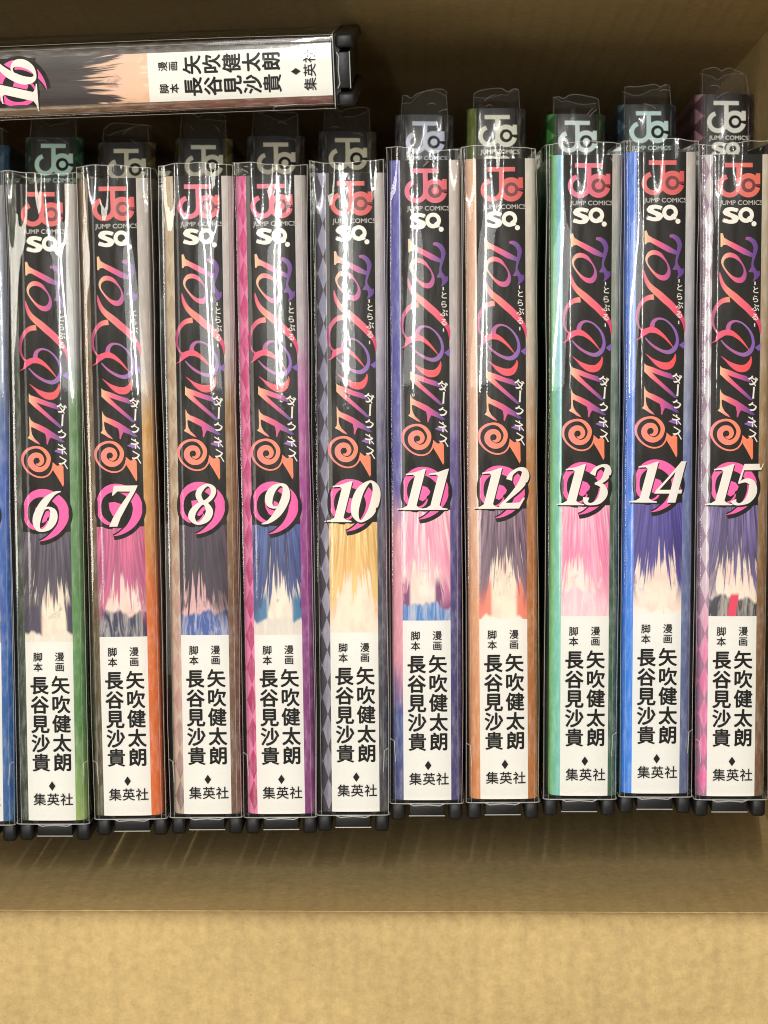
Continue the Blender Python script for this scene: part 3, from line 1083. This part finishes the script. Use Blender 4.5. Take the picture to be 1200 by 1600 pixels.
box = empty('cardboard_box', 'open brown corrugated cardboard box that holds all the comic volumes', 'box')
X, Y, Z = Vector((1, 0, 0)), Vector((0, 1, 0)), Vector((0, 0, 1))
WX = XR - XL
BASE = -0.20                    # floor set deep so the far gap stays dark; unseen packing added as support
sheet('base', box, M_CARD_X, Vector((XL, YB, BASE + 0.004)), X, Y, WX, YT - YB, 20, 14, 0.003, 0.0002, 1)
bm = bmesh.new()
box_bm(bm, (XL + 0.004) / MM, (XR - 0.004) / MM, -84, 90, (BASE + 0.0045) / MM, 5.0, 1.0)
new_obj('packing_block', bm_mesh('packing_block', bm, [M_CARD_X], False), box)
sheet('wall', box, M_CARD_X, Vector((XR, YT, BASE + 0.0005)), -X, Z, WX, RIM - BASE - 0.0005, 40, 40, -TH, 0.00008, 2)       # far wall (top of the photo)
sheet('wall', box, M_CARD_X, Vector((XL, YB, BASE + 0.0005)), X, Z, WX, RIM - BASE - 0.004 - 0.0005, 40, 40, -TH, 0.0004, 3, bend=lambda p, s_, t_: p + Vector((0, 0.011 * min(1.0, max(0.0, (RIM - p.z) / 0.15)) ** 1.2, 0)))       # near wall
sheet('wall', box, M_CARD_Y, Vector((XR, YB - TH, BASE + 0.0005)), Y, Z, YT - YB + 2 * TH, RIM - BASE - 0.0005, 30, 40, -TH, 0.0006, 4)
sheet('wall', box, M_CARD_Y, Vector((XL, YT + TH, BASE + 0.0005)), -Y, Z, YT - YB + 2 * TH, RIM - BASE - 0.0005, 30, 40, -TH, 0.0006, 5)


def flap_bend():
    """near flap: leaves the wall vertically, turns over a soft crease and lies outwards"""
    bm = bmesh.new()
    path = []
    R = 0.0055
    out = math.radians(97)
    zc = RIM - 0.004
    path.append((YB, zc))
    for k in range(1, 9):
        a = out * k / 8
        path.append((YB - R * (1 - math.cos(a)), zc + R * math.sin(a)))
    y, z = path[-1]
    for k in range(1, 30):
        L = 0.110 * k / 29
        path.append((y - L * math.sin(out), z + L * math.cos(out)))
    nx = 330
    r2 = random.Random(11)
    F, Bk = [], []
    for j, (py, pz) in enumerate(path):
        a = path[max(0, j - 1)]
        c = path[min(len(path) - 1, j + 1)]
        t = Vector((0, c[0] - a[0], c[1] - a[1])).normalized()
        nn = Vector((0, -t.z, t.y)) * -1.0
        if nn.z < -0.2:
            nn = -nn
        nn = Vector((0, t.z, -t.y))
        rf, rb = [], []
        for i in range(nx + 1):
            x = XL + WX * i / nx
            d = 0.0005 * math.sin(x * 37 + j * 0.4) * math.sin(j * 0.21 + 1) * (1 if j > 8 else 0.2)
            crush = 0.0
            if 2 <= j <= 8:
                crush = 0.0005 * math.sin(x * 981 + 1.3 * math.sin(x * 90)) * (0.6 + 0.4 * math.sin(x * 47)) * math.sin(math.pi * (j - 1) / 8)
            p = Vector((x, py, pz)) + nn * ((d + crush) if j else 0.0)
            rf.append(bm.verts.new(p))
            rb.append(bm.verts.new(p - nn * TH))
        F.append(rf)
        Bk.append(rb)
    ny = len(path) - 1
    for j in range(ny):
        for i in range(nx):
            bm.faces.new((F[j][i], F[j][i + 1], F[j + 1][i + 1], F[j + 1][i]))
            bm.faces.new((Bk[j][i], Bk[j + 1][i], Bk[j + 1][i + 1], Bk[j][i + 1]))
        bm.faces.new((F[j][0], F[j + 1][0], Bk[j + 1][0], Bk[j][0]))
        bm.faces.new((F[j][nx], Bk[j][nx], Bk[j + 1][nx], F[j + 1][nx]))
    for i in range(nx):
        bm.faces.new((F[ny][i], F[ny][i + 1], Bk[ny][i + 1], Bk[ny][i]))
    bmesh.ops.recalc_face_normals(bm, faces=bm.faces[:])
    return new_obj('flap', bm_mesh('flap', bm, [M_CARD_X]), box)


flap_bend()
# the other flaps stand folded outwards round the rim
sheet('flap', box, M_CARD_X, Vector((XR, YT + TH + 0.001, RIM + 0.0005)), -X, (Y * 0.5 + Z).normalized(), WX, 0.105, 30, 12, -TH, 0.0007, 8)
sheet('flap', box, M_CARD_Y, Vector((XR + TH + 0.001, YB, RIM + 0.0005)), Y, (X + Z * 0.12).normalized(), YT - YB, 0.105, 20, 12, -TH, 0.0007, 9)
sheet('flap', box, M_CARD_Y, Vector((XL - TH - 0.001, YT, RIM + 0.0005)), -Y, (-X + Z * 0.12).normalized(), YT - YB, 0.105, 20, 12, -TH, 0.0007, 10)

bm = bmesh.new()
bmesh.ops.create_grid(bm, x_segments=1, y_segments=1, size=1.5)
fl = new_obj('floor', bm_mesh('floor', bm, [mat_floor()], False))
fl.location.z = BASE
fl['kind'] = 'structure'

# ------------------------------------------------------------------ upper layer: volumes 5 to 15, spines up
TILT = math.radians(4.0)
PN = Vector((0, -math.sin(TILT), math.cos(TILT)))
PP = Vector((0, 0, Z0))


def place(root, top, bot, pp=PP, pn=PN, roll=0.0, depth=DEP):
    a = unproject(top[0], top[1], pp, pn)
    b = unproject(bot[0], bot[1], pp, pn)
    yv = (a - b).normalized()
    xv = yv.cross(pn).normalized()
    zv = xv.cross(yv).normalized()
    M = Matrix((xv, yv, zv)).transposed()
    if roll:
        M = M @ Matrix.Rotation(roll, 3, 'Y')
    mid = (a + b) / 2
    zz = M @ Vector((0, 0, 1))
    root.rotation_euler = M.to_euler()
    root.location = mid - zz * depth * MM
    return (a - b).length


K = lambda *a: list(a)
WHT, DRK = (206, 200, 194), (40, 36, 38)
vols = []
pm = picture_mat
SPEC = {
    5: dict(top=(-46, 288), bot=(-32, 1284), label='clear-cased volume with a blue jacket side, cut off by the left frame edge',
            L=[(0, (60, 60, 70)), (1, (60, 70, 90))], R=[(0, (150, 152, 156)), (.28, (118, 134, 160)), (.45, (58, 104, 190)), (.8, (34, 96, 172)), (1, (28, 90, 150))],
            pic=('p5', (90, 60, 100), (150, 100, 150), (232, 220, 206), (120, 90, 130))),
    6: dict(top=(62.5, 286), bot=(81.5, 1283), cdx=.4, label='clear-cased volume numbered 6, green jacket side, dark-topped picture on its spine',
            L=[(0, (70, 78, 60)), (1, (40, 60, 40))], R=[(0, WHT), (.26, (186, 190, 190)), (.34, (110, 150, 100)), (.5, (96, 150, 88)), (.85, (84, 138, 72)), (1, (150, 176, 96))],
            pic=('p6', (48, 40, 56), (112, 98, 120), (238, 228, 208), (226, 214, 200), .46, .9, None, .33, .62, 1.3, (66, 58, 84))),
    7: dict(top=(174, 283), bot=(199.5, 1270), cdx=.9, label='clear-cased volume numbered 7, orange jacket side, rose and navy picture on its spine',
            L=[(0, (120, 98, 66)), (.4, (110, 84, 44)), (1, (70, 66, 40))], R=[(0, WHT), (.30, (196, 186, 176)), (.37, (212, 160, 84)), (.55, (206, 146, 66)), (.62, (222, 118, 48)), (1, (226, 104, 38))],
            pic=('p7', (150, 74, 118), (236, 116, 158), (234, 218, 208), (38, 40, 78), .44, .74, None, .36, .5, 2.1)),
    8: dict(top=(307.5, 277), bot=(324.5, 1270), cdx=-.4, label='clear-cased volume numbered 8, ochre jacket side, near-black and blue picture on its spine',
            L=[(0, (196, 176, 148)), (.5, (176, 150, 122)), (.8, (204, 160, 150)), (1, (120, 96, 100))], Ld=(214, 200, 176), R=[(0, WHT), (.28, (200, 186, 182)), (.34, (160, 124, 78)), (.55, (140, 106, 62)), (.65, (120, 84, 54)), (1, (112, 78, 62))],
            pic=('p8', (38, 30, 46), (84, 60, 84), (220, 176, 178), (52, 84, 160), .52, .76, None, .30, .42, 3.7)),
    9: dict(top=(421.5, 276), bot=(439.5, 1270), cdx=-.2, label='clear-cased volume numbered 9, magenta and purple jacket sides, blue-topped picture on its spine',
            L=[(0, (214, 66, 134)), (.5, (200, 70, 130)), (1, (176, 50, 100))], Ld=(232, 134, 178), amount=.8, R=[(0, WHT), (.24, (196, 184, 190)), (.32, (196, 120, 176)), (.5, (166, 62, 150)), (.7, (140, 54, 134)), (1, (128, 46, 116))],
            pic=('p9', (34, 36, 88), (92, 118, 184), (238, 228, 210), (214, 206, 196), .44, .84, None, .40, .55, 4.4, (70, 120, 160))),
    10: dict(top=(546.5, 267), bot=(556, 1271), cdx=-.8, label='clear-cased volume numbered 10, grey harlequin jacket side, golden picture on its spine',
             L=[(0, (150, 150, 176)), (.4, (130, 130, 158)), (.7, (150, 148, 168)), (1, (120, 118, 136))], Ld=(40, 34, 44), amount=.85, R=[(0, WHT), (.26, (186, 182, 196)), (.4, (110, 112, 140)), (.6, (76, 76, 96)), (1, (50, 50, 58))],
             pic=('p10', (206, 158, 84), (244, 222, 160), (238, 222, 204), (236, 214, 200), .40, .95, None, .38, .55, 5.2)),
    11: dict(top=(663, 245), bot=(668, 1255), cdx=-.2, label='clear-cased volume numbered 11, violet jacket sides, pale pink picture with blue on its spine',
             L=[(0, (96, 96, 178)), (.5, (86, 86, 166)), (.58, (220, 160, 176)), (.78, (226, 150, 170)), (.86, (70, 86, 150)), (1, (60, 66, 120))], R=[(0, (214, 204, 194)), (.3, (196, 188, 190)), (.42, (104, 94, 160)), (.6, (76, 66, 130)), (1, (66, 56, 116))],
             pic=('p11', (226, 140, 172), (246, 224, 222), (238, 228, 214), (64, 124, 190), .40, .84, None, .34, .42, 6.6, (120, 60, 110))),
    12: dict(top=(782, 243), bot=(788, 1253), cdx=-.4, label='clear-cased volume numbered 12, peach and orange jacket sides, plum-streaked picture on its spine',
             L=[(0, (226, 180, 150)), (.5, (228, 184, 156)), (.75, (222, 160, 116)), (1, (210, 130, 70))], R=[(0, (214, 206, 194)), (.3, (206, 190, 170)), (.45, (192, 132, 74)), (.6, (182, 112, 50)), (1, (178, 106, 44))],
             pic=('p12', (72, 54, 76), (176, 142, 162), (240, 226, 208), (240, 228, 212), .42, .95, None, .37, .52, 7.9, (226, 130, 110))),
    13: dict(top=(919, 238), bot=(912, 1247), cdx=-1.1, outer=(132, 210, 136), label='clear-cased volume numbered 13, mint and green jacket sides, rosy white picture on its spine',
             L=[(0, (124, 190, 216)), (.3, (120, 190, 206)), (.5, (116, 196, 172)), (.7, (126, 204, 186)), (1, (112, 190, 176))], R=[(0, (190, 186, 178)), (.3, (120, 140, 126)), (.5, (56, 92, 70)), (1, (40, 84, 64))],
             pic=('p13', (226, 120, 166), (242, 214, 220), (240, 226, 218), (234, 190, 204), .50, .72, None, .33, .4, 8.8)),
    14: dict(top=(1034.5, 235), bot=(1024, 1242), cdx=0, label='clear-cased volume numbered 14, bright blue jacket side, indigo picture on its spine',
             L=[(0, (64, 122, 226)), (.5, (66, 128, 230)), (.8, (40, 132, 236)), (1, (30, 130, 236))], R=[(0, (214, 208, 198)), (.3, (172, 174, 190)), (.45, (110, 128, 180)), (.7, (96, 112, 160)), (1, (84, 96, 140))],
             pic=('p14', (58, 44, 118), (104, 92, 176), (240, 222, 206), (240, 226, 216), .44, .93, None, .38, .5, 9.7)),
    15: dict(top=(1153.5, 238), bot=(1141.5, 1247), cdx=0, label='clear-cased volume numbered 15, pale harlequin side turning pink, beside the right wall',
             L=[(0, (206, 202, 206)), (.5, (196, 194, 204)), (.68, (216, 190, 206)), (.78, (232, 128, 176)), (1, (226, 96, 160))], Ld=(140, 110, 136), amount=.8, R=[(0, (206, 196, 176)), (.4, (160, 128, 84)), (.7, (130, 92, 54)), (1, (110, 76, 48))],
             pic=('p15', (66, 56, 92), (146, 128, 190), (240, 226, 210), (46, 46, 60), .44, .80, (222, 60, 92), .36, .56, 10.9)),
}
EMB = [('coral', (212, 88, 86), (206, 78, 76)), ('rose', (212, 92, 128), (212, 92, 100)), ('salmon', (206, 82, 92), (220, 104, 80))]
EMBM = [emblem_mat('emblem_' + k + '_ink', a, c) for k, a, c in EMB]
EIX = {5: 0, 6: 0, 7: 0, 8: 1, 9: 1, 10: 0, 11: 1, 12: 0, 13: 1, 14: 0, 15: 2}
for num, d in SPEC.items():
    pk = d['pic']
    args = dict(zip(('hair1', 'hair2', 'skin', 'cloth', 'fringe', 'cloth_v', 'accent', 'side', 'cx', 'seed', 'back'), pk[1:]))
    m = picture_mat('cover_picture_%d' % num, **args)
    kw = {}
    for kk in ('amount', 'outer'):
        if kk in d:
            kw[kk] = d[kk]
    r = make_volume(num, d['label'], d['L'], d['R'], m, d.get('Ld'), None, d.get('cdx', 0), emb=EMBM[EIX[num]], **kw)
    ln = place(r, d['top'], d['bot'])
    print('vol', num, 'length mm', round(ln * 1000, 1))

# volume 16 lies sideways along the far wall, top to the left
m16 = picture_mat('cover_picture_16', (30, 20, 22), (62, 40, 40), (226, 186, 156), (222, 180, 150), .44, .9, None, .5, .5, 12.3)
r16 = make_volume(16, 'clear-cased volume numbered 16 lying sideways along the far box wall', [(0, (120, 96, 46)), (.5, (118, 92, 52)), (.8, (130, 80, 60)), (1, (120, 60, 60))], [(0, (60, 50, 40)), (1, (60, 50, 40))], m16, (84, 60, 34), None, 0.0, diamond_w=2.4)
PP16 = Vector((0, 0, Z0 - 0.004))
c16 = (521.0, 110.5)
t16 = (521.0 - 1003.0, 110.5 + 1003.0 * 0.0386)
place(r16, t16, c16, PP16, Vector((0, 0, 1)), roll=math.radians(-11.5))

# ------------------------------------------------------------------ lower layer: soft-bagged volumes, only their heads show
M_LOW_BLACK = printed('matt_black_ink', (30, 27, 26), coat=0.0)


def low_emblem(c):
    m = printed('emblem_pale_%d_%d_%d' % c, tuple(min(245, int(v * 1.16)) for v in c), coat=0.0)
    return m


def spine_only_mesh():
    return ME_JACKET


def bag_mesh(seed):
    r2 = random.Random(seed)
    bm = bmesh.new()
    W2 = 7.6
    top = 94.6 + r2.uniform(-1.0, 2.0)
    nx, ny = 26, 44
    ph = [r2.uniform(0, 6.28) for _ in range(6)]
    lean = r2.uniform(-0.10, 0.10)
    notch = r2.uniform(-1, 1)
    rows = []
    for j in range(ny + 1):
        t = j / ny
        y = -86 + (top + 86) * t
        row = []
        over = max(0.0, (y - 87.0) / 8.0)
        for i in range(nx + 1):
            s = -1 + 2 * i / nx
            x = W2 * s
            z = DEP + 0.7 - 0.004 * x * x - (1.2 * (abs(s) - 0.85) / 0.15 if abs(s) > 0.85 else 0)
            z += 0.16 * math.sin(x * 0.9 + ph[0] + y * 0.10) * math.sin(y * 0.16 + ph[1])
            z += over * (0.8 * math.sin(x * 0.40 + ph[2]) - 2.2 * over)
            yy = y + over * (0.45 * math.sin(x * 0.35 + ph[4]) + lean * x - 1.1 * math.exp(-((s - notch) / 0.18) ** 2) - 1.6 * max(0, abs(s) - 0.8))
            row.append(bm.verts.new((x * (1 - 0.05 * over) * MM, yy * MM, z * MM)))
        rows.append(row)
    for j in range(ny):
        for i in range(nx):
            bm.faces.new((rows[j][i], rows[j][i + 1], rows[j + 1][i + 1], rows[j + 1][i]))
    # long sides of the bag running down beside the book
    for s, idx in ((-1, 0), (1, nx)):
        prev = [rows[j][idx] for j in range(ny + 1)]
        for z in (90, 4):
            cur = [bm.verts.new((v.co.x, v.co.y, z * MM)) for v in prev]
            for j in range(ny):
                bm.faces.new((prev[j], prev[j + 1], cur[j + 1], cur[j]))
            prev = cur
    for f in bm.faces:
        if len(f.verts) == 4 and min(v.co.y for v in f.verts) > 87.0 * MM and min(v.co.z for v in f.verts) > 100 * MM:
            f.material_index = 2
    tube(bm, [tuple(v.co) for v in rows[ny]], 0.09 * MM, 1)
    for idx in (0, nx):
        tube(bm, [tuple(rows[j][idx].co) for j in range(ny - 6, ny + 1)], 0.06 * MM, 1)
    # back sheet of the bag mouth, a little longer
    bk = []
    for j in range(5):
        bk.append([bm.verts.new((rows[ny][i].co.x * 1.02, 86 * MM + (rows[ny][i].co.y + 1.4 * MM * math.sin(i * 0.18 + ph[3]) - 86 * MM) * j / 4, (104 - 1.0 * j) * MM)) for i in range(nx + 1)])
    for j in range(4):
        for i in range(nx):
            f = bm.faces.new((bk[j][i], bk[j][i + 1], bk[j + 1][i + 1], bk[j + 1][i]))
            f.material_index = 2
    tube(bm, [tuple(v.co) for v in bk[4]], 0.06 * MM, 1)
    # a few sharp welded wrinkles
    for k in range(2):
        x0, y0 = r2.uniform(-7, 5), r2.uniform(86, 93)
        dx, dy = r2.uniform(1.5, 4.5), r2.uniform(-2.5, 2.5)
        tube(bm, [((x0 + dx * q) * MM, (y0 + dy * q + 0.4 * math.sin(q * 3)) * MM, (DEP + 1.5 + 0.6 * math.sin(q * 3.1) - 0.2 * max(0, y0 - 88)) * MM) for q in (0, .33, .66, 1)], 0.09 * MM, 1)
    return bm_mesh('bag', bm, [M_BAG, M_BAGRIM, M_BAGTOP])


LOWZ = Z0 - 0.127
LP, LN = Vector((0, 0, LOWZ)), Vector((0, 0, 1))
low = [  # px x of the spine, px y of its head, emblem colour, left side, right side, diamonds, label
    (-34, 226, (190, 210, 215), (30, 60, 80), (36, 110, 150), None, 'bagged volume with a blue side low at the left frame edge, head only showing'),
    (80, 214, (176, 214, 200), (20, 50, 60), (46, 140, 84), (10, 40, 24), 'bagged volume with mint emblem and green chequered side, peeking out above volume 6'),
    (197, 222, (222, 208, 186), (30, 26, 30), (150, 122, 40), (40, 34, 16), 'bagged volume with cream emblem and mustard chequered side, peeking out above volume 7'),
    (314, 216, (222, 210, 190), (30, 30, 30), (160, 150, 60), (60, 50, 20), 'bagged volume with cream emblem, yellow side, peeking out above volume 8'),
    (430, 212, (222, 206, 186), (24, 30, 22), (60, 44, 30), None, 'bagged volume with beige emblem and dark sides, peeking out above volume 9'),
    (541, 205, (224, 208, 184), (30, 26, 26), (80, 66, 24), None, 'bagged volume with beige emblem and shiny crumpled bag top, peeking out above volume 10'),
    (660, 179, (178, 184, 206), (34, 30, 44), (30, 28, 36), None, 'bagged volume with pale lilac emblem, peeking out above volume 11'),
    (776, 169, (228, 220, 194), (150, 166, 40), (40, 36, 30), None, 'bagged volume with ivory emblem and lime left side, peeking out above volume 12'),
    (898, 178, (196, 216, 214), (62, 190, 50), (30, 36, 30), (20, 60, 20), 'bagged volume with icy emblem and bright green left side, peeking out above volume 13'),
    (1012, 163, (180, 210, 222), (20, 90, 112), (30, 36, 40), (8, 30, 40), 'bagged volume with pale blue emblem and teal left side, peeking out above volume 14'),
    (1131, 147, (232, 214, 206), (206, 140, 160), (60, 40, 36), (40, 24, 30), 'bagged volume with pinkish white emblem and pink chequered side, peeking out above volume 15'),
]


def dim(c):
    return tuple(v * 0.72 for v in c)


def low_emblem_mesh(c):
    mat = low_emblem(c)
    return emblem_print(mat, M_SPINE_BLACK, True, mat)


for i, (px, py, ec, lc, rc, dia, label) in enumerate(low):
    r = empty('comic_volume', label, 'comic book', 'bagged volumes of the lower layer')
    j = new_obj('dust_jacket', ME_JACKET, r)
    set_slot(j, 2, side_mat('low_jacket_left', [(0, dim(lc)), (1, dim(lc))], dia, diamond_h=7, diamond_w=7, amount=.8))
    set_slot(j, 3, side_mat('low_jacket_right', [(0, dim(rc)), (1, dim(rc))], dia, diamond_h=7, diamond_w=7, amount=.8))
    set_slot(j, 0, M_LOW_BLACK)
    e = new_obj('publisher_emblem', low_emblem_mesh(ec), j)
    e.scale = (1.10, 1.12, 1.0)
    e.location = (0, -88 * 0.12 * MM + 0.3 * MM, 0.012 * MM)
    new_obj('page_block', ME_PAGES, r)
    bgo = new_obj('vinyl_bag', bag_mesh(100 + i), r)
    a = unproject(px, py, LP, LN)
    bpt = a - Vector((0, LEN * MM, 0))
    r.location = Vector((a.x, a.y - LEN / 2 * MM, LOWZ - DEP * MM))
    r.rotation_euler = (0, 0, rnd.uniform(-0.008, 0.008))
    r['pos'] = 0
    del r['pos']
print('lower base z', LOWZ - DEP * MM)
